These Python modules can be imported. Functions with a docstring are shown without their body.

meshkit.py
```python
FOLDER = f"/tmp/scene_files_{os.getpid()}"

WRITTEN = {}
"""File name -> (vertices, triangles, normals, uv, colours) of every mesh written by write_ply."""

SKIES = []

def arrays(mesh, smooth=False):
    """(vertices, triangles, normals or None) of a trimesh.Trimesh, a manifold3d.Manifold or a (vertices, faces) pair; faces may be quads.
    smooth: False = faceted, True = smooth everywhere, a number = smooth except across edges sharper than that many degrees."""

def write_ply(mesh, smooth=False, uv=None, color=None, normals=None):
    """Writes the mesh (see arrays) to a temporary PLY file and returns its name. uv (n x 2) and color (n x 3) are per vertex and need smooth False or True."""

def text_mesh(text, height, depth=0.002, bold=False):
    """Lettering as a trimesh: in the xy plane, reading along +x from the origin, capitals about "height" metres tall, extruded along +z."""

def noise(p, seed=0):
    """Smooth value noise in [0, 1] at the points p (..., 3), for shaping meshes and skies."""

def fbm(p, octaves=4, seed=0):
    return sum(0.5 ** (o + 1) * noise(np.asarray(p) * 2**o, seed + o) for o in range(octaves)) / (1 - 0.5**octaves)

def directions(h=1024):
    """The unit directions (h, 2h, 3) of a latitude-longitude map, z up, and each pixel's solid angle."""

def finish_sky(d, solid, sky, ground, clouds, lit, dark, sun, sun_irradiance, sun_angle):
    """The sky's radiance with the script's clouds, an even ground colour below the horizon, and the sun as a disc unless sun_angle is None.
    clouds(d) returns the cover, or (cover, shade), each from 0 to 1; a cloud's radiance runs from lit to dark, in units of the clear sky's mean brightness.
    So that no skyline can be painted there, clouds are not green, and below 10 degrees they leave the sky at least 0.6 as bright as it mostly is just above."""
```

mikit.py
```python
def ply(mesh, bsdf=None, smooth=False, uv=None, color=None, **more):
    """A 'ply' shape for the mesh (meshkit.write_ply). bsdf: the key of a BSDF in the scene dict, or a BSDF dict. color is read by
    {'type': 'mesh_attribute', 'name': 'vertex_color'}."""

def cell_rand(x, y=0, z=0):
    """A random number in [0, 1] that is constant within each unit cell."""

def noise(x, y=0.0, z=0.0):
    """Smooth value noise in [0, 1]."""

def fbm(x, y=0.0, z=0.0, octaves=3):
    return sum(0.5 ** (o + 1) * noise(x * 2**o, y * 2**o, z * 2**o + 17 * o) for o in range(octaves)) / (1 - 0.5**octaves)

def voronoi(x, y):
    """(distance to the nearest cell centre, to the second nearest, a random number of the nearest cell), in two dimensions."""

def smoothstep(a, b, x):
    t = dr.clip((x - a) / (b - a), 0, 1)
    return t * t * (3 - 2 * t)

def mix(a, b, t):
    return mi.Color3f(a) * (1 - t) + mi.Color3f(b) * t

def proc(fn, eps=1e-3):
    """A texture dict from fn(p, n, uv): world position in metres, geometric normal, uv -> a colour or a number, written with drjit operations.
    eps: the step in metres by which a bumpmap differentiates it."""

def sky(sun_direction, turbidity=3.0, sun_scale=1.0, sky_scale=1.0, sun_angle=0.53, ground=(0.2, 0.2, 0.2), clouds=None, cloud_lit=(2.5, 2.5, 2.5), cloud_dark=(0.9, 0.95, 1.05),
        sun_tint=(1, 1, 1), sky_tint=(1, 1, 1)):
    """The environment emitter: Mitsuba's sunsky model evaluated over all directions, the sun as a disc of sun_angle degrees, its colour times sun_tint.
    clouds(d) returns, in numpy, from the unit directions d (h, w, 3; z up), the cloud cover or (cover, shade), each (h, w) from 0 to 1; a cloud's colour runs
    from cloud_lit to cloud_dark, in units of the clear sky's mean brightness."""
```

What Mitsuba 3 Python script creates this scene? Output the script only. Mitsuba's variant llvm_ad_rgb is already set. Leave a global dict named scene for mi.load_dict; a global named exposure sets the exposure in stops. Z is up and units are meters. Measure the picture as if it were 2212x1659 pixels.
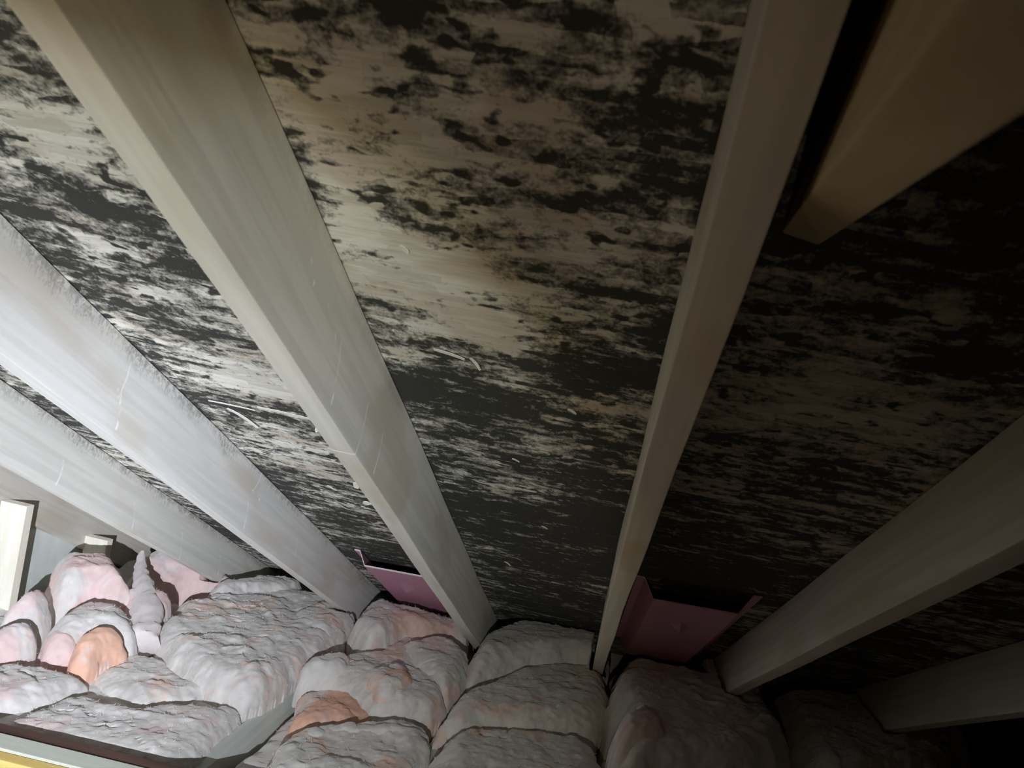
import math, numpy as np, trimesh, drjit as dr, mitsuba as mi, mikit, meshkit
from mikit import noise, fbm, cell_rand, smoothstep, mix
from scipy.ndimage import distance_transform_edt, gaussian_filter
from shapely.geometry import Polygon
import shapely

T4 = mi.ScalarTransform4f
scene, labels = {}, {}

# ------------------------------------------------------------------ camera, lamps, exposure
EYE = np.array([0.0, 0.0, 1.0733])
FWD = np.array([-0.14096, 0.98988, -0.01621])
UP = np.array([-0.18554, -0.01033, 0.98258])
scene['camera'] = {'type': 'thinlens', 'fov': math.degrees(2 * math.atan(1106 / 1900.0)), 'fov_axis': 'x', 'near_clip': 0.01, 'far_clip': 50.0,
                   'aperture_radius': 0.0012, 'focus_distance': 1.9,
                   'to_world': T4().look_at(origin=EYE.tolist(), target=(EYE + FWD).tolist(), up=UP.tolist())}
exposure = 0.0

# the hand torch held below and behind the camera: a cool core, a warmer rim and a faint brown spill
TORCH = [0.0, -0.474, 0.845]
TORCH_AIM = [-1.4, 2.1046, 0.3947]
for k, (cut, inner, rgb) in enumerate([(17, 1, (17.3, 19.3, 22.0)), (23, 1, (13.6, 13.4, 17.2)), (28.5, 1, (4.0, 7.0, 11.0)), (30.2, 28.4, (1.2, 1.3, 1.45)), (32.3, 1, (9.8, 8.5, 4.4)), (48, 1, (1.65, 1.3, 0.92))]):
    scene[f'torch_beam_{k}'] = {'type': 'spot', 'to_world': T4().look_at(origin=TORCH, target=TORCH_AIM, up=[0, 0, 1]), 'cutoff_angle': float(cut), 'beam_width': float(inner),
                                'intensity': {'type': 'rgb', 'value': list(rgb)}}
# weak warm fill added low behind the camera, with no lamp seen
scene['warm_fill_light'] = {'type': 'point', 'position': [-0.55, -0.75, 0.55], 'intensity': {'type': 'rgb', 'value': [0.13, 0.08, 0.048]}}

# ------------------------------------------------------------------ roof frame: x along the eave, s down the slope, n towards the sky
PITCH = math.radians(23.75)
D = np.array([0, math.cos(PITCH), -math.sin(PITCH)])
N = np.array([0, math.sin(PITCH), math.cos(PITCH)])
DECK, DEPTH, THICK = 0.5043, 0.1541, 0.038
RAFTER_X = [-1.919, -1.3999, -0.893, -0.4041, 0.0415, 0.4675, 0.96]


def roof(x, s, n):
    x, s, n = np.broadcast_arrays(np.asarray(x, float), s, n)
    return EYE + x[..., None] * np.array([1.0, 0, 0]) + s[..., None] * D + n[..., None] * N


def s_of(p):
    return mi.Float(p.y * float(D[1]) + (p.z - float(EYE[2])) * float(D[2]))


def n_of(p):
    return mi.Float(p.y * float(N[1]) + (p.z - float(EYE[2])) * float(N[2]))


def put(key, mesh, bsdf, smooth=False, **more):
    k, i = key, 0
    while k in scene:
        i += 1
        k = f'{key}_{i:03d}'
    scene[k] = mikit.ply(mesh, bsdf, smooth=smooth, **more)
    return k


def tag(key, label=None, category=None, group=None, kind=None):
    labels[key] = {a: b for a, b in (('label', label), ('category', category), ('group', group), ('kind', kind)) if b}


def prism(poly, path):
    """Solid with a 2D outline poly (list of (u, v)), swept along the straight stations path: list of functions (u, v) -> point."""
    k = len(poly)
    v = np.array([[f(u, w) for (u, w) in poly] for f in path]).reshape(-1, 3)
    f = []
    for a in range(len(path) - 1):
        for i in range(k):
            j = (i + 1) % k
            f += [[a * k + i, a * k + j, (a + 1) * k + j], [a * k + i, (a + 1) * k + j, (a + 1) * k + i]]
    b = (len(path) - 1) * k
    for i in range(1, k - 1):
        f += [[0, i + 1, i], [b, b + i, b + i + 1]]
    m = trimesh.Trimesh(v, f, process=False)
    if m.volume < 0:
        m.invert()
    return m


def board(w, h, c=0.003):
    """Outline of a sawn board w wide, h high with eased edges, centred on w, from 0 up to h."""
    a, pts = w / 2, []
    for sx, sy, cx, cy in ((1, 0, a - c, c), (1, 1, a - c, h - c), (-1, 1, -a + c, h - c), (-1, 0, -a + c, c)):
        ang = {(1, 0): (-90, 0), (1, 1): (0, 90), (-1, 1): (90, 180), (-1, 0): (180, 270)}[(sx, sy)]
        for t in np.radians(np.linspace(*ang, 3)):
            pts.append((cx + c * math.cos(t), cy + c * math.sin(t)))
    return pts


# ------------------------------------------------------------------ materials
def seg_mark(x, y, marks, width):
    """Worn scuffs: thin tapering strokes between (x0, y0) and (x1, y1)."""
    out = mi.Float(0)
    for x0, y0, x1, y1 in marks:
        dx, dy = x1 - x0, y1 - y0
        L = dx * dx + dy * dy
        t = dr.clip(((x - x0) * dx + (y - y0) * dy) / L, 0, 1)
        bow = 0.006 * t * (1 - t) * 4
        d = dr.sqrt(dr.square(x - x0 - t * dx - bow) + dr.square(y - y0 - t * dy))
        out = dr.maximum(out, smoothstep(width, 0.0, d) * (0.45 + 0.55 * t))
    return out


SCUFFS = [(0.998, .435, 1.039, .363), (1.182, .428, 1.2, .346), (1.3, .422, 1.316, .36), (.913, .445, .983, .427), (.831, .452, .858, .438), (1.973, .399, 1.977, .357)]
SCUFFS_2 = [(1.355, .475, 1.364, .413), (1.366, .419, 1.396, .364), (2.052, .503, 2.037, .449), (2.039, .447, 2.097, .443), (2.03, .423, 2.061, .361), (2.447, .429, 2.471, .387), (1.352, .421, 1.375, .405)]
SCUFFS_1 = [(2.046, .424, 2.06, .365), (2.441, .43, 2.485, .363), (2.791, .429, 2.841, .346), (3.142, .433, 3.18, .371)]


def rafter_tone(scuffs, seed, tint=(1, 1, 1), mould=0.5):
    def fn(p, n, uv):
        x, s, h = p.x, s_of(p), n_of(p)
        a = h + 0.35 * x
        grain = fbm(s * 3 + seed, a * 95 + fbm(s * 1.5 + seed, a * 9) * 2.2, x * 60, 3)
        blotch = fbm(s * 4.5 + 3 * seed, a * 13, x * 9 + seed, 3)
        c = mix((0.60, 0.585, 0.545), (0.675, 0.66, 0.62), smoothstep(0.3, 0.7, grain))
        c = mix(c, (0.52, 0.46, 0.36), 0.55 * smoothstep(0.52, 0.74, blotch))
        # mould creeping down from the sheathing, ragged
        edge = DECK - h + 0.045 * (fbm(s * 9 + seed, x * 9, 0, 3) - 0.5) + 0.018 * (noise(s * 610 + h * 170 + seed, h * 75 - s * 20) - 0.5) + 0.012 * (noise(s * 1130 - h * 300, h * 160 + s * 90) - 0.5)
        spots = 0.5 * noise((s * 0.8 + h * 0.6) * 150, (h * 0.8 - s * 0.6) * 130, x * 90 + seed) + 0.5 * noise((s * 0.5 - h * 0.87) * 330, (h * 0.5 + s * 0.87) * 260, x * 200)
        c = mix(c, (0.17, 0.165, 0.14), mould * smoothstep(0.036, -0.002, edge) * smoothstep(0.2, 0.7, spots))
        
        if scuffs:
            c = mix(c, (0.86, 0.86, 0.81), 0.95 * seg_mark(s, h, scuffs, 0.0055) * smoothstep(0.2, 0.55, noise(s * 220, h * 60)))
        return c * mi.Color3f(tint)
    return fn


def wood(key, fn, rough=0.72):
    scene[key] = {'type': 'bumpmap', 'arbitrary': mikit.proc(wood_relief, eps=0.0008), 'scale': 1.0,
                  'bsdf': {'type': 'principled', 'base_color': mikit.proc(fn), 'roughness': rough, 'specular': 0.35}}


def wood_relief(p, n, uv):
    s, h = s_of(p), n_of(p)
    return 0.0005 * fbm(s * 8, (h + 0.35 * p.x) * 160, p.x * 90, 2)


for i, (sc, tint) in enumerate([([], (.96, .92, .86)), (SCUFFS_1, (1, 1, .98)), (SCUFFS_2, (.98, .985, 1)), (SCUFFS, (.97, .97, .95)), ([], (.99, .95, .89)), ([], (.97, .93, .87)), ([], (.97, .93, .87))]):
    wood(f'rafter_wood_{i}', rafter_tone(sc, 3.7 * i + 1.3, tint, (.3, .7, .6, .15, .12, .12, .1)[i]))


def plain_wood(c0, c1, seed, k=(60, 4, 60)):
    def fn(p, n, uv):
        g = fbm(p.x * k[0] + seed, p.y * k[1], p.z * k[2], 3)
        b = fbm(p.x * 6 + seed, p.y * 5, p.z * 6, 2)
        return mix(c0, c1, smoothstep(0.25, 0.75, 0.6 * g + 0.4 * b))
    return fn


for key, c0, c1, k in (('tie_wood', (.43, .335, .19), (.54, .43, .27), (60, 4, 60)), ('stud_wood', (.76, .71, .58), (.86, .83, .74), (50, 50, 4)), ('joist_wood', (.50, .53, .49), (.60, .62, .57), (60, 4, 60)),
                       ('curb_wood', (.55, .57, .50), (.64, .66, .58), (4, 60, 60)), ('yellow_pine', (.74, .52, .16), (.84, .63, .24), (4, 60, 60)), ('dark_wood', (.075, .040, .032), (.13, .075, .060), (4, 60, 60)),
                       ('gable_sheath', (.60, .64, .60), (.68, .71, .67), (9, 25, 12)), ('plaster', (.35, .33, .30), (.42, .40, .37), (5, 5, 5))):
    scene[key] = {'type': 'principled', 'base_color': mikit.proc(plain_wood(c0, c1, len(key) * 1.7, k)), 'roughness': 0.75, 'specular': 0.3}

# bare and blackened spots of the sheathing: x, s, half width, half length
CLEAN = [(-0.69, 0.748, 0.05, 0.04), (-0.72, 0.79, 0.09, 0.02), (-0.25, 0.90, 0.10, 0.03), (-0.66, 0.86, 0.03, 0.03), (-0.235, 0.964, 0.06, 0.08), (-0.318, 0.856, 0.066, 0.029), (-0.378, 0.943, 0.033, 0.049), (-0.339, 0.654, 0.02, 0.031), (-0.346, 0.73, 0.032, 0.024), (-0.234, 0.661, 0.026, 0.028), (-0.166, 0.502, 0.048, 0.023), (-0.339, 0.545, 0.031, 0.024), (-0.27, 0.551, 0.038, 0.016), (-0.146, 0.604, 0.059, 0.013), (0.017, 0.713, 0.021, 0.016), (-0.69, 0.748, 0.053, 0.044), (-0.779, 0.835, 0.045, 0.042), (-0.774, 1.009, 0.051, 0.05), (-0.645, 1.768, 0.12, 0.142), (-0.146, 1.44, 0.058, 0.072), (0.222, 0.972, 0.072, 0.083), (0.333, 1.064, 0.044, 0.081), (0.186, 1.106, 0.05, 0.074), (-0.211, 0.589, 0.051, 0.017), (-0.194, 1.065, 0.06, 0.05), (-0.569, 1.137, 0.051, 0.05), (-0.682, 1.368, 0.062, 0.069), (-0.618, 1.44, 0.063, 0.05), (-0.343, 0.795, 0.023, 0.037), (-0.015, 0.932, 0.032, 0.028), (-0.313, 0.592, 0.041, 0.018), (-0.167, 1.175, 0.043, 0.025), (-0.737, 1.126, 0.055, 0.034), (0.278, 0.833, 0.029, 0.036), (0.045, 0.505, 0.01, 0.009), (-0.338, 0.988, 0.041, 0.023), (-0.356, 1.16, 0.047, 0.025)]
BLACK = [(-1.15, 2.9, .25, .5), (-0.64, 2.75, .22, .45), (-.64, 3.3, .25, .4), (-.18, 3.0, .24, .42), (.25, 2.1, .2, .45), (.25, 2.9, .25, .5), (.72, 2.4, .25, .6), (-.05, 2.2, .12, .3), (-0.073, 0.589, 0.09, 0.04), (-0.02, 0.651, 0.037, 0.052), (-0.073, 0.875, 0.058, 0.047), (0.01, 0.958, 0.038, 0.107), (-0.091, 0.712, 0.027, 0.03), (-0.278, 0.632, 0.021, 0.016), (-0.253, 0.591, 0.026, 0.015), (-0.274, 1.315, 0.158, 0.104), (-0.035, 1.084, 0.068, 0.088), (-0.34, 0.563, 0.027, 0.007), (-0.385, 0.717, 0.016, 0.048), (-0.298, 0.809, 0.034, 0.017), (-0.348, 0.89, 0.038, 0.028), (-0.368, 1.01, 0.035, 0.027), (-0.64, 0.991, 0.047, 0.041), (-0.714, 0.874, 0.052, 0.034), (-0.829, 0.935, 0.041, 0.038), (-0.665, 0.671, 0.036, 0.03), (-0.717, 1.24, 0.058, 0.059), (-0.302, 0.517, 0.029, 0.012), (-0.233, 0.52, 0.036, 0.025), (-0.094, 0.497, 0.035, 0.018), (-0.03, 0.514, 0.031, 0.023), (-0.918, 2.123, 0.099, 0.2), (-0.563, 1.927, 0.105, 0.249), (0.132, 0.719, 0.032, 0.029), (0.222, 0.804, 0.033, 0.035), (0.327, 0.902, 0.038, 0.031), (0.075, 0.91, 0.03, 0.098), (-0.349, 2.001, 0.185, 0.262), (-0.075, 1.796, 0.147, 0.211), (0.265, 1.404, 0.097, 0.132), (-0.2, 2.515, 0.213, 0.395), (-0.821, 1.184, 0.049, 0.046), (-0.655, 0.908, 0.037, 0.03), (-0.664, 1.652, 0.06, 0.079), (-0.363, 1.281, 0.042, 0.05), (-0.182, 0.879, 0.011, 0.032)]


def strands(x, s):
    """Pressed wafers of the board: three crossed layers of strands; returns a random number of the topmost strand and one per strand along its length."""
    r, q = mi.Float(0.5), mi.Float(0.5)
    for k, (ang, lx, ls) in enumerate([(-0.10, 0.13, 0.022), (0.17, 0.10, 0.017), (-0.28, 0.085, 0.025), (0.04, 0.15, 0.014)]):
        c, sn = math.cos(ang), math.sin(ang)
        u, v = (x * c + s * sn) / lx, (s * c - x * sn) / ls
        v = v + 0.35 * (noise(u * 2.1, v * 0.4, 3.0 + k) - 0.5)
        row = dr.floor(v)
        u = u + 7 * cell_rand(row, 11 + k)
        pick = cell_rand(dr.floor(u), row, 31 + k)
        r = dr.select(pick > 0.5, cell_rand(dr.floor(u), row, 51 + k), r)
        q = dr.select(pick > 0.5, cell_rand(dr.floor(u), row, 71 + k), q)
    return r, q


def turn(x, s, a):
    return x * math.cos(a) + s * math.sin(a), s * math.cos(a) - x * math.sin(a)


def mould_amount(x, s):
    wx, ws = 0.030 * (fbm(x * 12, s * 12, 4.0, 3) - 0.5), 0.026 * (fbm(x * 14, s * 16, 9.0, 3) - 0.5)
    ex, es = 0.006 * (fbm(x * 95, s * 95, 6.0, 2) - 0.5), 0.005 * (fbm(x * 90, s * 110, 8.0, 2) - 0.5)
    X, S = x + wx + ex, s + ws + es
    r, q = strands(x + ex, s + es)
    bulk = fbm(*turn(X * 4.5 + 2, S * 7.0 + 1, 0.3), 0.0, 2)
    u, v = turn(X, S, -0.12)
    blob = 0.6 * noise(u * 21 + 8, v * 50, 2.0) + 0.4 * noise(*turn(u * 47, v * 88, 0.5), 4.0)
    spot = 0.55 * noise(*turn(X * 92, S * 125, 0.7), 3.0) + 0.45 * noise(*turn(X * 190, S * 215, 0.35), 7.0)
    fuzz = fbm(*turn(x * 420, s * 330, 0.6), 5.0, 2)
    place = mi.Float(0)
    for (a, b, ra, rb) in CLEAN:
        place -= 0.205 * dr.exp(-dr.square((X - a) / ra) - dr.square((S - b) / rb))
    for (a, b, ra, rb) in BLACK:
        place += 0.165 * dr.exp(-dr.square((X - a) / ra) - dr.square((S - b) / rb))
    speck = noise(*turn(X * 70 + 4, S * 105, 0.25), 11.0) * noise(*turn(X * 31, S * 40 + 6, 0.6), 13.0)
    place += 0.30 * smoothstep(0.36, 0.66, speck)
    m = 0.035 + 0.46 * (blob - 0.5) + 0.42 * (bulk - 0.5) + 0.24 * (r - 0.5) + place + 0.36 * (spot - 0.5) + 0.22 * (fuzz - 0.5)
    return m, r, q


def sheath_colour(p, n, uv):
    x, s = mi.Float(p.x), s_of(p)
    m, r, q = mould_amount(x, s)
    fibre = fbm(x * 30, s * 300, 0.0, 2)
    pale = mix((0.58, 0.56, 0.49), (0.80, 0.785, 0.72), smoothstep(0.15, 0.85, 0.5 * q + 0.5 * fibre))
    tan = mix((0.36, 0.33, 0.27), (0.50, 0.46, 0.385), smoothstep(0.15, 0.85, 0.5 * q + 0.5 * fibre))
    c = dr.select(x > 0.0415, tan, pale)                    # darker, browner clean colour right of this joint
    c = mix(c, (0.48, 0.39, 0.30), 0.45 * smoothstep(0.55, 0.7, fbm(x * 9, s * 14, 7.0, 2)))
    c = mix(c, (0.185, 0.180, 0.163), 0.85 * smoothstep(-0.19, 0.06, m))
    c = mix(c, (0.036, 0.037, 0.033), 0.93 * smoothstep(0.0, 0.19, m))
    return c


def sheath_relief(p, n, uv):
    x, s = mi.Float(p.x), s_of(p)
    r, q = strands(x, s)
    return 0.0007 * r + 0.0003 * fbm(x * 40, s * 260, 0.0, 2)


scene['mouldy_sheathing'] = {'type': 'bumpmap', 'arbitrary': mikit.proc(sheath_relief, eps=0.0012), 'scale': 1.0,
                             'bsdf': {'type': 'principled', 'base_color': mikit.proc(sheath_colour), 'roughness': 0.85, 'specular': 0.2}}
scene['pale_splinter'] = {'type': 'principled', 'base_color': {'type': 'rgb', 'value': [0.74, 0.73, 0.66]}, 'roughness': 0.7}
scene['pink_foam'] = {'type': 'principled', 'base_color': {'type': 'rgb', 'value': [0.52, 0.27, 0.37]}, 'roughness': 0.55, 'specular': 0.4}
scene['foam_edge'] = {'type': 'principled', 'base_color': {'type': 'rgb', 'value': [0.78, 0.74, 0.74]}, 'roughness': 0.6}
scene['glass_wool'] = {'type': 'twosided', 'bsdf': {'type': 'principled', 'base_color': {'type': 'mesh_attribute', 'name': 'vertex_color'}, 'roughness': 0.95, 'specular': 0.05, 'sheen': 0.3}}

# ------------------------------------------------------------------ the setting
# roof sheathing: boards of pressed wafers, joints over the rafters and one across the slope
tag('ceiling', 'low sloping roof underside of wafer board blackened by mould between the rafters', kind='structure')
for (s0, s1) in ((-1.9, 0.30), (0.303, 2.80), (2.803, 4.10)):
    for (x0, x1) in ((-2.05, -0.895), (-0.893, 0.0405), (0.0425, 0.959), (0.961, 2.2)):
        c = [(x0, DECK), (x1, DECK), (x1, DECK + 0.012), (x0, DECK + 0.012)]
        put('ceiling__panel', prism(c, [lambda u, w, s=s: roof(u, s, w) for s in (s0, s1)]), 'mouldy_sheathing')

# gable end wall, ceiling plaster below the joists, wall plate at the eave
gable = [(-0.4, -0.20), (3.75, -0.20), (3.75, 0.0), (-0.4, 1.80)]
put('wall_left', prism(gable, [lambda u, w, x=x: np.array([x, u, w]) for x in (-1.955, -1.940)]), 'gable_sheath')
tag('wall_left', 'pale grey gable sheathing behind the studs at the left', kind='structure')


def slab(x0, x1, y0, y1, z0, z1, c=0.002):
    m = trimesh.creation.box(bounds=[[x0, y0, z0], [x1, y1, z1]])
    return m


put('floor', slab(-1.94, 2.2, 1.2, 3.75, -0.175, -0.16), 'plaster')
tag('floor', 'ceiling lining of the rooms below, under the insulation', kind='structure')
put('wall_back', slab(-1.94, 2.2, 3.75, 3.79, -0.175, 0.0), 'plaster')
tag('wall_back', 'low dark eave closure behind the insulation', kind='structure')

# ------------------------------------------------------------------ rafters
RAFTER_LABELS = ['beige shaded end rafter against the gable wall, furthest left', 'pale sunken rafter low on the left with its bottom edge above the gable stud',
                 'brightly lit white-grey rafter between the leftmost pale rafter and the largest rafter', 'largest rafter, running from the top left corner to the pink vent baffle',
                 'rafter right of centre with a narrow lit left edge, beside the brown collar tie', 'dim brown rafter at the right with its broad left face in view', 'almost black rafter in the bottom right corner']
prof = board(THICK, DEPTH, 0.0025)
for i, x in enumerate(RAFTER_X):
    st = list(np.linspace(-1.6, 3.75, 28))
    wob = lambda s, i=i: 0.0022 * math.sin(2.1 * s + 1.7 * i) + 0.0012 * math.sin(7 * s + i)
    key = put('rafter', prism(prof, [lambda u, w, s=s: roof(x + u + wob(s), s, DECK - DEPTH + w - 0.002) for s in st]), f'rafter_wood_{i}', smooth=30)
    tag(key, RAFTER_LABELS[i], 'rafter', 'sloping rafters under the roof')

# torn splinters: on the big rafter's edge and lifted from the sheathing
rng = np.random.default_rng(5)


def sliver(p0, p1, w, lift, n=6):
    """A torn flat splinter from p0 to p1 (roof coordinates x, s), its free end lifted off the surface at height h."""
    p0, p1 = np.asarray(p0, float), np.asarray(p1, float)
    side = np.array([-(p1 - p0)[1], (p1 - p0)[0], 0])
    side /= np.linalg.norm(side)
    v, f = [], []
    for k in range(n + 1):
        t = k / n
        c = p0 + (p1 - p0) * t
        ww = w * (0.25 + 0.75 * math.sin(math.pi * min(0.12 + t * 0.8, 0.9)) ** 0.6) / 2
        h = c[2] - lift * t * t
        for a, b in ((-1, 0), (1, 0), (1, -0.0012), (-1, -0.0012)):
            q = c + side * ww * a
            v.append(roof(q[0], q[1], h + b))
    for k in range(n):
        for a in range(4):
            b = (a + 1) % 4
            f += [[4 * k + a, 4 * k + b, 4 * k + 4 + b], [4 * k + a, 4 * k + 4 + b, 4 * k + 4 + a]]
    f += [[0, 2, 1], [0, 3, 2], [4 * n, 4 * n + 1, 4 * n + 2], [4 * n, 4 * n + 2, 4 * n + 3]]
    m = trimesh.Trimesh(v, f, process=False)
    if m.volume < 0:
        m.invert()
    return m


for (x0, s0, x1, s1, w, lift) in [(-.795, 1.598, -.742, 1.649, .012, .012), (-.714, 1.552, -.600, 1.545, .011, .004), (-.825, 1.572, -.722, 1.565, .006, .003), (-.297, 1.126, -.250, 1.132, .008, .004),
                                  (-.243, 1.133, -.228, 1.150, .006, .008), (-.300, .858, -.288, .862, .010, .004), (-.10, 1.255, -.086, 1.258, .008, .004), (-.205, 1.55, -.19, 1.552, .006, .003),
                                  (-.28, 2.49, -.262, 2.50, .010, .006), (-.16, 2.0, -.145, 2.003, .006, .003), (-.70, 2.05, -.684, 2.06, .008, .004)]:
    k = put('ceiling__panel_005__splinter', sliver((x0, s0, DECK), (x1, s1, DECK), w, lift), 'pale_splinter')
for (x0, s0, x1, s1, w) in [(-.4235, 1.37, -.4265, 1.395, .010), (-.4235, 1.485, -.434, 1.492, .016), (-.41, 1.60, -.41, 1.609, .004), (-.4235, 1.12, -.425, 1.13, .004)]:
    put('rafter_003__splinter', sliver((x0, s0, DECK - DEPTH + .001), (x1, s1, DECK - DEPTH + .001), w, 0.002), 'pale_splinter')

# ------------------------------------------------------------------ collar tie beside the middle right rafter
td = np.array([0.0781, 0.9902, 0.1158])
td /= np.linalg.norm(td)
ts = np.cross(td, [0, 0, 1.0]); ts /= np.linalg.norm(ts)
tu = np.cross(ts, td)
c_, s_ = math.cos(-0.162), math.sin(-0.162)
ts, tu = c_ * ts + s_ * tu, -s_ * ts + c_ * tu
TP = np.array([0.099, 0.8, 1.241])
prof_t = board(0.038, 0.12, 0.003)


def tie_point(u, w, t):
    q = TP + ts * (u + 0.019) + tu * w + td * t
    h = (q - EYE) @ N
    if h > DECK - 0.001:                                   # bevel cut flush under the sheathing
        q = q - td * ((h - DECK + 0.001) / (td @ N))
    return q


put('collar_tie', prism(prof_t, [lambda u, w, t=t: tie_point(u, w, t) for t in list(np.linspace(-2.0, -0.4, 12)) + list(np.linspace(-.36, .12, 25))]), 'tie_wood', smooth=30)
tag('collar_tie', 'blurred yellow-brown collar tie meeting the sheathing beside the middle right rafter, nearest the camera', 'collar tie')

# ------------------------------------------------------------------ gable studs
for (y, zt, zb, lab) in ((2.535, 0.365, -0.14, 'bright white gable stud with a dark shadow edge at the left border'), (3.02, 0.172, -0.14, 'short cream gable stud top sticking out behind the pink insulation')):
    pr = [(-1.899, y), (-1.812, y), (-1.8095, y + .0025), (-1.8095, y + .036), (-1.812, y + .0385), (-1.899, y + .0385)]
    k = put('gable_stud', prism(pr, [lambda u, w, z=z: np.array([u, w, z]) for z in (zb, zt)]), 'stud_wood')
    tag(k, lab, 'stud', 'studs of the gable wall')

# ------------------------------------------------------------------ joists and the hatch curb
for (x, y0, lab) in ((-.855, 1.95, 'pale grey joist top between insulation batts, running to the bottom edge left of centre'), (-.366, 1.9, 'narrow grey joist strip between the crumpled pink wool and the middle batts')):
    pr = [(x + u, w - 0.14) for u, w in board(0.038, 0.14, 0.003)]
    k = put('ceiling_joist', prism(pr, [lambda u, w, y=y: np.array([u, y, w]) for y in (y0, 3.6)]), 'joist_wood', smooth=30)
    tag(k, lab, 'joist', 'ceiling joists between the batts')

x0, x1 = -1.90, -0.62
for part, (y0, y1, z0, z1), m in (('hatch_curb__shadow_strip', (1.752, 1.800, -0.13, 0.066), 'dark_wood'), ('hatch_curb__top_board', (1.690, 1.750, 0.030, 0.072), 'curb_wood'), ('hatch_curb__inner_board', (1.654, 1.688, -0.16, 0.067), 'yellow_pine')):  # rearmost strip paints the shadow gap behind the curb in dark brown
    skew = 0.02
    c = board(y1 - y0, z1 - z0, 0.003)
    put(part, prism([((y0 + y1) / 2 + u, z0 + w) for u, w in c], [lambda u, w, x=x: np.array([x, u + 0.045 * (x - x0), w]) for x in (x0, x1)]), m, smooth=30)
tag('hatch_curb', 'wooden hatch curb across the bottom left corner with pale and yellow boards and a dark shadow strip', 'hatch curb')
tag('hatch_curb__shadow_strip', 'dark brown strip painted as the shadow gap')
tag('hatch_curb__top_board', 'pale grey-green board')
tag('hatch_curb__inner_board', 'yellow pine board')


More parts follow.
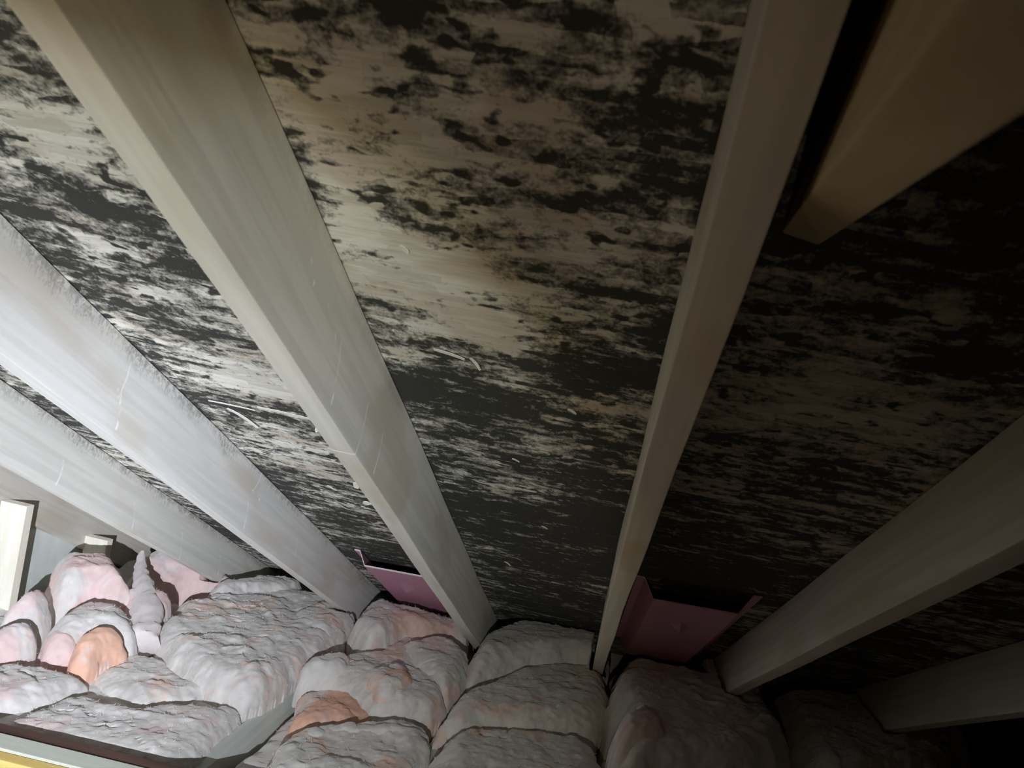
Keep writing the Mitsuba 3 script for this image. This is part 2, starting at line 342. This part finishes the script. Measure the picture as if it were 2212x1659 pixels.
# ------------------------------------------------------------------ vent baffles
def baffle(xl, xr, s0, s1, depth, lug, key, label):
    w = 0.030                                              # run of the slanted side
    line = [(xl, -.003), (xl + .020, -.004), (xl + .020 + w, -depth), (xr - .020 - w, -depth), (xr - .020, -.004), (xr, -.003)]
    th = 0.0035
    top = [(a, b) for a, b in line]
    poly = top + [(a, b - th) for a, b in reversed(line)]
    st = np.linspace(s0, s1, 8)
    skew = lambda u: -0.22 * (u - xl)
    m = []
    for t0, t1 in zip(line[:-1], line[1:]):
        q = [(t0[0], t0[1] - th), (t1[0], t1[1] - th), t1, t0]
        m.append(prism(q, [lambda u, h, s=s: roof(u, s + (skew(u) if s == s0 else 0), DECK + h) for s in st]))
    put(key + '__sheet', trimesh.util.concatenate(m), 'pink_foam')
    if key == 'vent_baffle':
        for t0, t1 in zip(line[:-1], line[1:]):
            q = [(t0[0], t0[1] - th - .0006), (t1[0], t1[1] - th - .0006), (t1[0], t1[1] + .0006), (t0[0], t0[1] + .0006)]
            k = put(key + '__edge', prism(q, [lambda u, h, ds=ds: roof(u, s0 + skew(u) + ds, DECK + min(h, -.002)) for ds in (-.004, -.0004)]), 'foam_edge')
            tag(k, 'white torn edge')
    a, b = lug
    L = [(a - .028, b + .045, -depth - th), (a + .028, b + .050, -depth - th), (a - .004, b - .020, -depth - th), (a + .002, b + .046, -depth - th - .022)]
    v = np.array([roof(x, s, DECK + h) for x, s, h in L])
    lm = trimesh.Trimesh(v, [[0, 1, 2], [0, 2, 3], [2, 1, 3], [1, 0, 3]], process=False)
    if lm.volume < 0:
        lm.invert()
    put(key + '__lug', lm, 'pink_foam')
    tag(key, label, 'vent baffle', 'pink foam vent baffles at the eave')


baffle(-.800, -.500, 2.80, 3.45, .048, (-.640, 2.95), 'vent_baffle', 'pink foam vent baffle with a white edge between the big rafter and its left neighbour')
baffle(.085, .390, 2.28, 3.35, .055, (.235, 2.50), 'vent_baffle_001', 'shadowed pink vent baffle between the two rafters on the right')

# ------------------------------------------------------------------ glass wool
GREY, PALE, PINK, ORANGE = np.array([.59, .57, .545]), np.array([.67, .64, .61]), np.array([.66, .50, .48]), np.array([.70, .43, .32])


def ridged(q, seed, octaves=3):
    return sum(0.5 ** o * (1 - np.abs(2 * meshkit.noise(q * 2 ** o, seed + o) - 1)) for o in range(octaves)) / (2 - 0.5 ** (octaves - 1))


def cushion(poly, zb, zt, r, seed, cell=0.006, wrinkle=0.02, crease=0.02, pink=0.3, hue=PINK, slope=(0, 0), bumps=()):
    """A torn piece of wool: a domed heap over the outline poly with ragged edges, folds, creases and lint."""
    pg = Polygon(poly).buffer(0.02).buffer(-0.02)
    x0, y0, x1, y1 = pg.buffer(0.05).bounds
    nx, ny = int((x1 - x0) / cell) + 2, int((y1 - y0) / cell) + 2
    X, Y = np.meshgrid(x0 + np.arange(nx) * cell, y0 + np.arange(ny) * cell)
    q = np.stack([X, Y, np.full_like(X, seed * 3.1)], -1)
    warp = np.stack([meshkit.fbm(q * 9, 3, seed) - .5, meshkit.fbm(q * 9, 3, seed + 50) - .5], -1)
    wig = np.stack([meshkit.fbm(q * 55, 2, seed + 70) - .5, meshkit.fbm(q * 55, 2, seed + 90) - .5], -1)
    inside = shapely.contains_xy(pg, (X + warp[..., 0] * .05 + wig[..., 0] * .010).ravel(), (Y + warp[..., 1] * .05 + wig[..., 1] * .010).ravel()).reshape(X.shape)
    inside[[0, -1]] = False
    inside[:, [0, -1]] = False
    d = gaussian_filter(distance_transform_edt(inside), 1.8) * cell * inside
    ds = gaussian_filter(d, 3.0)
    t = np.clip(d / r, 0, 1)
    dome = np.maximum(1 - (1 - t) ** 2, 0) ** .66
    w3 = np.concatenate([warp * .35, np.zeros_like(X)[..., None]], -1)
    big = ridged((q + w3) * np.array([1.9, 6.0, 1]), seed + 3, 2) - .55
    mid = ridged((q + w3) * np.array([17.0, 24.0, 1]), seed + 7, 2) - .55
    fine = meshkit.fbm(q * 75, 3, seed + 11) - .5
    lint = meshkit.noise(q * 260, seed + 13) - .5
    valley = np.abs(meshkit.fbm((q + w3 * 1.3) * np.array([4.2, 6.5, 1]), 2, seed + 17) - .5)
    cut = np.clip(1 - valley / .012, 0, 1) * np.clip((meshkit.noise(q * 5, seed + 19) - .55) / .1, 0, 1)
    Z = zb + (zt - zb) * dome + t * (wrinkle * .85 * big + wrinkle * .18 * mid) + t * (.003 * fine) - crease * cut * t
    Z = Z + slope[0] * (X - X.mean()) + slope[1] * (Y - Y.mean())
    for (bx, by, br, bh) in bumps:
        Z = Z + bh * np.exp(-((X - bx) ** 2 + (Y - by) ** 2) / br ** 2)
    # keep clear of the sheathing, the rafters and the vent baffles above
    room = np.full(X.shape, DECK - .02)
    for rx in RAFTER_X:
        room = np.where(np.abs(X - rx) < THICK / 2 + .012, DECK - DEPTH - .012, room)
    for xa, xb, sa, dp in ((-.82, -.48, 2.72, .085), (.065, .41, 2.2, .09)):
        room = np.where((X > xa) & (X < xb) & (Y > sa * .9), np.minimum(room, DECK - dp), room)
    Z = np.minimum(Z, EYE[2] + (room - N[1] * Y) / N[2])
    # sideways bulge near the rim, so that edges overhang their gaps
    gy, gx = np.gradient(ds)
    g = np.sqrt(gx ** 2 + gy ** 2) + 1e-9
    push = .012 * np.sin(np.pi * np.clip(t, 0, 1)) * (1 - t)
    Xp, Yp = X - gx / g * push , Y - gy / g * push
    idx = -np.ones(X.shape, int)
    quad = inside[:-1, :-1] & inside[1:, :-1] & inside[:-1, 1:] & inside[1:, 1:]
    use = np.zeros_like(inside)
    for a, b in ((0, 0), (1, 0), (0, 1), (1, 1)):
        use[a:a + quad.shape[0], b:b + quad.shape[1]] |= quad
    idx[use] = np.arange(use.sum())
    a, b, c, e = idx[:-1, :-1][quad], idx[:-1, 1:][quad], idx[1:, 1:][quad], idx[1:, :-1][quad]
    top = np.vstack([np.stack([a, b, c], 1), np.stack([a, c, e], 1)])
    v = np.stack([Xp[use], Yp[use], np.maximum(Z[use], zb - .004)], 1)
    # rough, fluffy surface: displaced along its own normal by noise in space
    tm = trimesh.Trimesh(v, top, process=False)
    for amp, k, o in ((.014, 13, 2), (.011, 31, 2), (.006, 72, 2), (.003, 160, 1)):
        nr = np.array(tm.vertex_normals)
        off = meshkit.fbm(v * k + seed * 5.3, o, seed + k) - .5
        v = v + nr * (amp * off * np.clip(d[use] / .012, 0, 1))[:, None]
        tm = trimesh.Trimesh(v, top, process=False)
    n = len(v)
    edges = np.vstack([top[:, [0, 1]], top[:, [1, 2]], top[:, [2, 0]]])
    code = {(p, s) for p, s in edges.tolist()}
    rim = np.array([(p, s) for p, s in code if (s, p) not in code])
    low = v.copy()
    low[:, 2] = zb - .006
    skirt = np.vstack([np.stack([rim[:, 1], rim[:, 0], rim[:, 0] + n], 1), np.stack([rim[:, 1], rim[:, 0] + n, rim[:, 1] + n], 1)])
    f = np.vstack([top, skirt, top[:, ::-1] + n])
    # colour: grey dust lying on pink wool, thinner in patches
    qq = v + np.array([0, 0, seed * 1.7])
    dust = meshkit.fbm(qq * 8, 4, seed + 23) + .35 * (meshkit.fbm(qq * 45, 3, seed + 29) - .5)
    thin = np.clip((dust - (.62 - .42 * pink)) / .16, 0, 1) * min(1, .35 + pink)
    base = GREY + (PALE - GREY) * np.clip((meshkit.fbm(qq * 22, 3, seed + 31) - .3) / .4, 0, 1)[:, None]
    col = base * (1 - thin[:, None]) + (hue * (.85 + .3 * meshkit.fbm(qq * 14, 3, seed + 37)[:, None])) * thin[:, None]
    col = col * (.88 + .24 * meshkit.fbm(qq * 90, 2, seed + 41)[:, None])
    # loose fibres standing off the surface
    r_ = np.random.default_rng(seed)
    nr = np.array(trimesh.Trimesh(v, top, process=False).vertex_normals)
    k = r_.integers(0, n, int(n * .16))
    w = r_.normal(size=(len(k), 3))
    dr1 = nr[k] * .55 + w * .55
    dr1 /= np.linalg.norm(dr1, axis=1, keepdims=True)
    dr2 = dr1 + r_.normal(size=(len(k), 3)) * .7 - nr[k] * .35
    dr2 /= np.linalg.norm(dr2, axis=1, keepdims=True)
    ln = r_.uniform(.0022, .0062, (len(k), 1))
    sd = np.cross(dr1, r_.normal(size=(len(k), 3)))
    sd *= r_.uniform(.0003, .0007, (len(k), 1)) / np.linalg.norm(sd, axis=1, keepdims=True)
    p0 = v[k] - nr[k] * .001
    p1 = p0 + dr1 * ln
    p2 = p1 + dr2 * ln
    fv = np.stack([p0 - sd, p0 + sd, p1 + sd * .8, p1 - sd * .8, p2], 1).reshape(-1, 3)
    b5 = 2 * n + 5 * np.arange(len(k))[:, None]
    ff = np.vstack([b5 + np.array([[0, 1, 2]]), b5 + np.array([[0, 2, 3]]), b5 + np.array([[3, 2, 4]])])
    fc = np.repeat(col[k] * 1.12, 5, axis=0)
    return trimesh.Trimesh(np.vstack([v, low, fv]), np.vstack([f, ff]), process=False), np.clip(np.vstack([col, col, fc]), 0, 1)


WOOL = [
    ('back_batt', [(-1.597, 2.827), (-1.674, 2.982), (-1.679, 3.121), (-1.639, 3.121), (-1.453, 3.108), (-1.274, 3.1), (-1.342, 3.017), (-1.471, 2.949)], -0.03, 0.19, 0.1),
    ('upper_lump', [(-1.67, 2.505), (-1.769, 2.637), (-1.793, 2.716), (-1.77, 2.751), (-1.713, 2.759), (-1.647, 2.818), (-1.578, 2.764), (-1.505, 2.691), (-1.436, 2.653), (-1.474, 2.588), (-1.552, 2.535), (-1.618, 2.492)], -0.015, 0.2, 0.07),
    ('tuft_lump', [(-1.514, 2.637), (-1.486, 2.723), (-1.423, 2.731), (-1.356, 2.707), (-1.325, 2.646), (-1.305, 2.536), (-1.32, 2.503), (-1.39, 2.573), (-1.455, 2.6)], -0.015, 0.15, 0.05),
    ('left_lump', [(-1.663, 2.259), (-1.673, 2.354), (-1.673, 2.427), (-1.652, 2.48), (-1.603, 2.466), (-1.56, 2.407), (-1.569, 2.346), (-1.6, 2.31)], -0.015, 0.17, 0.06),
    ('dome_lump', [(-1.557, 2.404), (-1.573, 2.487), (-1.531, 2.564), (-1.457, 2.576), (-1.384, 2.535), (-1.297, 2.442), (-1.279, 2.382), (-1.373, 2.324), (-1.445, 2.242), (-1.519, 2.294)], -0.015, 0.14, 0.08),
    ('pink_lump', [(-1.604, 2.167), (-1.584, 2.244), (-1.559, 2.303), (-1.524, 2.287), (-1.499, 2.247), (-1.487, 2.203), (-1.512, 2.165), (-1.562, 2.123)], -0.015, 0.13, 0.05),
    ('small_pink_lump', [(-1.477, 2.229), (-1.521, 2.302), (-1.509, 2.34), (-1.454, 2.329), (-1.417, 2.313), (-1.4, 2.267), (-1.441, 2.24)], -0.015, 0.11, 0.04),
    ('orange_roll', [(-1.358, 2.186), (-1.386, 2.251), (-1.391, 2.315), (-1.37, 2.369), (-1.316, 2.376), (-1.259, 2.347), (-1.287, 2.307), (-1.309, 2.251), (-1.31, 2.201)], -0.015, 0.135, 0.045),
    ('fold_heap', [(-1.56, 2.088), (-1.525, 2.146), (-1.507, 2.193), (-1.451, 2.162), (-1.414, 2.202), (-1.35, 2.191), (-1.274, 2.172), (-1.289, 2.09), (-1.319, 1.992), (-1.366, 1.925), (-1.469, 1.955)], -0.02, 0.06, 0.06),
    ('grey_pad', [(-1.323, 2.236), (-1.345, 2.352), (-1.315, 2.42), (-1.237, 2.441), (-1.166, 2.402), (-1.093, 2.36), (-1.003, 2.326), (-1.01, 2.251), (-1.121, 2.163), (-1.227, 2.178), (-1.283, 2.2)], -0.02, 0.045, 0.05),
    ('grey_sheet', [(-1.366, 2.746), (-1.369, 2.889), (-1.338, 3.033), (-1.283, 3.229), (-1.23, 3.283), (-1.112, 3.232), (-0.996, 3.225), (-0.872, 3.146), (-0.827, 3.068), (-0.808, 2.882), (-0.809, 2.689), (-0.845, 2.549), (-0.847, 2.411), (-0.857, 2.331), (-0.877, 2.272), (-0.92, 2.276), (-0.99, 2.279), (-1.074, 2.305), (-1.178, 2.36), (-1.263, 2.451), (-1.329, 2.599)], -0.015, 0.11, 0.07),
    ('front_slab', [(-1.3, 1.827), (-1.322, 1.943), (-1.306, 2.056), (-1.253, 2.13), (-1.176, 2.115), (-1.107, 2.131), (-1.071, 2.204), (-0.957, 2.244), (-0.903, 2.299), (-0.882, 2.241), (-0.874, 2.131), (-0.865, 1.963), (-0.857, 1.892), (-0.96, 1.879), (-1.114, 1.863), (-1.221, 1.848)], -0.02, 0.05, 0.07),
    ('baffle_heap', [(-0.815, 2.927), (-0.842, 3.066), (-0.824, 3.218), (-0.779, 3.343), (-0.689, 3.399), (-0.572, 3.395), (-0.48, 3.309), (-0.431, 3.165), (-0.422, 3.069), (-0.52, 3.013), (-0.604, 2.947), (-0.654, 2.842), (-0.706, 2.803), (-0.765, 2.839)], -0.015, 0.15, 0.07),
    ('crumple_heap', [(-0.813, 2.471), (-0.817, 2.557), (-0.796, 2.65), (-0.774, 2.759), (-0.695, 2.811), (-0.666, 2.983), (-0.575, 3.088), (-0.471, 3.09), (-0.396, 2.995), (-0.362, 2.848), (-0.365, 2.688), (-0.377, 2.553), (-0.399, 2.471), (-0.47, 2.426), (-0.56, 2.403), (-0.631, 2.447), (-0.715, 2.481)], -0.015, 0.09, 0.07),
    ('orange_tear', [(-0.765, 2.336), (-0.785, 2.46), (-0.746, 2.527), (-0.676, 2.535), (-0.599, 2.491), (-0.555, 2.416), (-0.575, 2.335), (-0.651, 2.287), (-0.71, 2.25), (-0.744, 2.268)], -0.015, 0.05, 0.05),
    ('front_crumple', [(-0.688, 1.94), (-0.711, 2.08), (-0.714, 2.184), (-0.671, 2.255), (-0.572, 2.347), (-0.459, 2.421), (-0.391, 2.396), (-0.359, 2.319), (-0.372, 2.118), (-0.526, 1.951)], -0.02, 0.06, 0.05),
    ('far_drape', [(-0.394, 2.862), (-0.394, 3.126), (-0.31, 3.298), (-0.18, 3.42), (-0.05, 3.43), (0.07, 3.334), (0.095, 3.191), (0.049, 3.067), (-0.048, 3.049), (-0.239, 2.893), (-0.343, 2.712)], -0.015, 0.17, 0.08),
    ('mid_slab', [(-0.382, 2.388), (-0.373, 2.517), (-0.345, 2.711), (-0.248, 2.94), (-0.056, 3.117), (0.073, 3.16), (0.107, 2.785), (0.069, 2.628), (-0.042, 2.546), (-0.294, 2.417)], -0.015, 0.11, 0.08),
    ('front_cushion', [(-0.351, 2.231), (-0.358, 2.358), (-0.303, 2.437), (-0.115, 2.541), (0.04, 2.578), (0.082, 2.49), (0.094, 2.299), (0.002, 2.105), (-0.303, 1.945)], -0.02, 0.08, 0.07),
    ('right_slab', [(0.092, 2.824), (0.109, 3.077), (0.25, 3.317), (0.397, 3.469), (0.589, 3.437), (0.639, 3.288), (0.62, 2.966), (0.628, 2.67), (0.576, 2.494), (0.137, 2.21), (0.112, 2.521)], -0.015, 0.19, 0.08),
    ('right_tuft', [(0.11, 2.283), (0.131, 2.488), (0.166, 2.643), (0.207, 2.601), (0.245, 2.462), (0.255, 2.365)], -0.015, 0.21, 0.04),
    ('dark_slab', [(0.629, 3.13), (0.81, 3.255), (1.108, 3.232), (1.292, 3.089), (1.086, 2.671), (0.722, 2.475), (0.638, 2.577), (0.639, 2.866)], -0.015, 0.19, 0.08),
    ('sheet_back_fold', [(-1.345, 2.917), (-1.339, 3.034), (-1.268, 3.19), (-1.215, 3.263), (-1.113, 3.255), (-1.08, 3.161), (-1.179, 3.016), (-1.271, 2.916)], -0.015, 0.135, 0.05),
    ('sheet_right_lobe', [(-1.018, 2.915), (-0.991, 3.152), (-0.863, 3.113), (-0.819, 3.04), (-0.809, 2.881), (-0.826, 2.74), (-0.914, 2.755), (-0.999, 2.815)], -0.015, 0.125, 0.06),
    ('crumple_left_curl', [(-0.814, 2.474), (-0.825, 2.545), (-0.802, 2.614), (-0.748, 2.683), (-0.693, 2.648), (-0.691, 2.545), (-0.733, 2.493)], -0.015, 0.11, 0.04),
    ('crumple_right_roll', [(-0.634, 2.847), (-0.557, 2.998), (-0.449, 3.006), (-0.378, 2.905), (-0.352, 2.772), (-0.367, 2.597), (-0.43, 2.584), (-0.527, 2.688)], -0.015, 0.125, 0.06),
    ('crumple_knob', [(-0.653, 2.534), (-0.612, 2.678), (-0.531, 2.675), (-0.47, 2.573), (-0.49, 2.451), (-0.566, 2.417)], -0.015, 0.115, 0.045),
    ('heap_lobe', [(-0.796, 2.867), (-0.816, 3.001), (-0.76, 3.091), (-0.665, 3.002), (-0.648, 2.845), (-0.706, 2.777)], -0.015, 0.155, 0.05),
    ('front_fold', [(-0.692, 2.125), (-0.686, 2.162), (-0.637, 2.225), (-0.468, 2.342), (-0.379, 2.352), (-0.393, 2.312), (-0.556, 2.226)], -0.015, 0.085, 0.035),
]
# seed, wrinkle, crease, pinkness, hue, cell
STYLE = {
    'sheet_back_fold': (31, .018, .01, .12, PINK, (0, 0), 'grey fold along the back of the wide batt at the foot of the leftmost rafter'),
    'sheet_right_lobe': (32, .018, .01, .12, ORANGE, (0, 0), 'smooth grey lobe at the foot of the bright white-grey rafter'),
    'crumple_left_curl': (33, .03, .02, .2, PINK, (0, 0), 'curled mauve-grey wool scrap between the wide grey batt and the crumpled heap'),
    'crumple_right_roll': (34, .022, .012, .15, ORANGE, (0, 0), 'rounded grey-green wool roll in front of the foot of the largest rafter'),
    'crumple_knob': (35, .03, .015, .55, ORANGE, (0, 0), 'small orange-tinged wool knob in the middle of the crumpled heap'),
    'heap_lobe': (36, .015, .01, .3, PINK, (0, 0), 'pale rounded wool lobe left below the pink vent baffle'),
    'front_fold': (37, .02, .015, .15, PINK, (0, 0), 'narrow grey wool fold in front of the torn red-orange face'),
    'back_batt': (1, .03, .02, .65, PINK, (0, 0), 'mauve insulation batt stuffed into the eave behind the leftmost pale rafter'),
    'upper_lump': (2, .03, .012, .60, PINK * 1.05, (0, 0), 'pink-white wool lump standing in front of the gable stud top'),
    'tuft_lump': (3, .02, .01, .60, PINK * 1.05, (0, 0), 'wool lump with a pink belly beside the upright white tuft'),
    'left_lump': (4, .015, .01, .35, PINK, (0, 0), 'smooth pale wool lump at the foot of the white gable stud'),
    'dome_lump': (5, .015, .01, .45, PINK, (0, 0), 'rounded grey-pink wool dome above the orange roll'),
    'pink_lump': (6, .015, .008, .65, PINK * 1.1, (0, 0), 'bright pink wool lump at the left border'),
    'small_pink_lump': (7, .012, .006, .6, PINK * 1.08, (0, 0), 'small pink wool knob left of the orange roll'),
    'orange_roll': (8, .02, .006, .72, ORANGE * 1.08, (0, 0), 'bare orange wool roll below the grey-pink dome'),
    'fold_heap': (9, .025, .02, .40, PINK, (0, 0), 'folded grey and pink wool heap at the left border above the hatch curb'),
    'grey_pad': (10, .02, .015, .18, ORANGE, (0, 0), 'dusty grey wool pad right of the orange roll'),
    'grey_sheet': (11, .030, .03, .13, ORANGE, (0, 0), 'wide dust-grey insulation batt with long folds at the foot of the bright rafter'),
    'front_slab': (12, .02, .012, .25, PINK, (0, 0), 'cream insulation slab along the back of the hatch curb'),
    'baffle_heap': (13, .03, .02, .28, ORANGE, (0, 0), 'brown-pink wool heap directly under the pink vent baffle'),
    'crumple_heap': (14, .04, .03, .24, ORANGE, (0, 0), 'crumpled grey-orange wool heap left of the foot of the largest rafter'),
    'orange_tear': (15, .025, .01, .85, ORANGE, (0, 0), 'torn red-orange wool face at the end of the pale joist'),
    'front_crumple': (16, .03, .03, .25, ORANGE, (0, 0), 'wrinkled grey wool piece at the bottom edge right of the pale joist'),
    'far_drape': (17, .015, .012, .05, PINK, (.10, 0), 'dark grey-green batt at the eave between the largest and the middle right rafter'),
    'mid_slab': (18, .015, .015, .15, ORANGE, (.03, 0), 'middle grey-green batt with a rounded right end below the eave batt'),
    'front_cushion': (19, .015, .012, .26, ORANGE, (0, 0), 'dim tan batt with an orange upper edge at the bottom centre'),
    'right_slab': (20, .018, .015, .10, PINK, (.05, 0), 'dark batt between the middle right rafter and the dim brown rafter'),
    'right_tuft': (21, .012, .01, .45, PINK, (0, 0), 'pinkish upright wool flap on the dark batt at the bottom edge'),
    'dark_slab': (22, .015, .01, .10, PINK, (.04, 0), 'nearly black batt in the bottom right corner'),
}
for i, (name, poly, zb, zt, r) in enumerate(WOOL):
    seed, wr, cr, pk, hue, slope, lab = STYLE[name]
    m, col = cushion(poly, zb, zt, r, seed, 0.0048, wr, cr, pk, hue, slope)
    k = put('insulation_batt', m, 'glass_wool', smooth=True, color=col)
    tag(k, lab, 'insulation', 'pink glass wool laid between the joists')
# the layer below, one batt per joist bay
for j, (x0, x1, y0, y1, z) in enumerate([(-1.90, -1.42, 1.83, 3.42, .025), (-1.40, -.892, 1.86, 3.42, .012), (-.812, -.389, 1.82, 3.42, -.015), (-.343, .07, 1.75, 3.42, .025), (.09, .52, 1.75, 3.42, .025), (.54, 1.9, 1.75, 3.42, .025)]):
    m, col = cushion([(x0, y0), (x1, y0), (x1, y1), (x0, y1)], -.15, z, .05, 40 + j, 0.012, .02, .02, .3, PINK)
    k = put('insulation_batt', m, 'glass_wool', smooth=True, color=col)
    tag(k, ['lowest batt in the bay beside the gable wall', 'lowest batt in the bay under the grey sheet', 'lowest batt under the crumpled heap', 'lowest batt under the middle grey-green slabs', 'lowest batt under the dark batt on the right', 'lowest batt in the far right bay'][j],
        'insulation', 'pink glass wool laid between the joists')


# upright tuft of torn wool
def strand_tube(pts, rad, seed, n=14, m=40):
    pts, rad = np.asarray(pts, float), np.asarray(rad, float)
    t = np.linspace(0, 1, m)
    tt = np.linspace(0, 1, len(pts))
    c = np.stack([np.interp(t, tt, pts[:, k]) for k in range(3)], 1)
    c[1:-1] = (c[:-2] + 2 * c[1:-1] + c[2:]) / 4
    rr = np.interp(t, tt, rad)
    v, f = [], []
    for k in range(m):
        d = c[min(k + 1, m - 1)] - c[max(k - 1, 0)]
        d /= np.linalg.norm(d)
        a = np.cross(d, [0.3, 0.9, 0.2]); a /= np.linalg.norm(a)
        b = np.cross(d, a)
        for j in range(n):
            ph = 2 * math.pi * j / n
            w = c[k] + (a * math.cos(ph) + b * math.sin(ph)) * rr[k]
            v.append(w + (a * math.cos(ph) + b * math.sin(ph)) * rr[k] * 0.9 * (meshkit.fbm(w * 60, 3, seed) - .5))
    for k in range(m - 1):
        for j in range(n):
            e = (j + 1) % n
            f += [[k * n + j, k * n + e, k * n + n + e], [k * n + j, k * n + n + e, k * n + n + j]]
    v += [c[0], c[-1]]
    for j in range(n):
        e = (j + 1) % n
        f += [[e, j, m * n], [(m - 1) * n + j, (m - 1) * n + e, m * n + 1]]
    mesh = trimesh.Trimesh(v, f, process=False)
    if mesh.volume < 0:
        mesh.invert()
    return mesh


tm = strand_tube([(-1.30, 2.45, .06), (-1.36, 2.56, .11), (-1.43, 2.66, .14), (-1.50, 2.74, .165), (-1.545, 2.80, .20), (-1.555, 2.82, .225)], [.050, .046, .036, .024, .017, .006], 3)
k = put('insulation_tuft', tm, 'glass_wool', smooth=True, color=np.clip(np.tile([.68, .62, .61], (len(tm.vertices), 1)), 0, 1))
tag(k, 'upright white wool tuft right of the cream stud top', 'insulation')
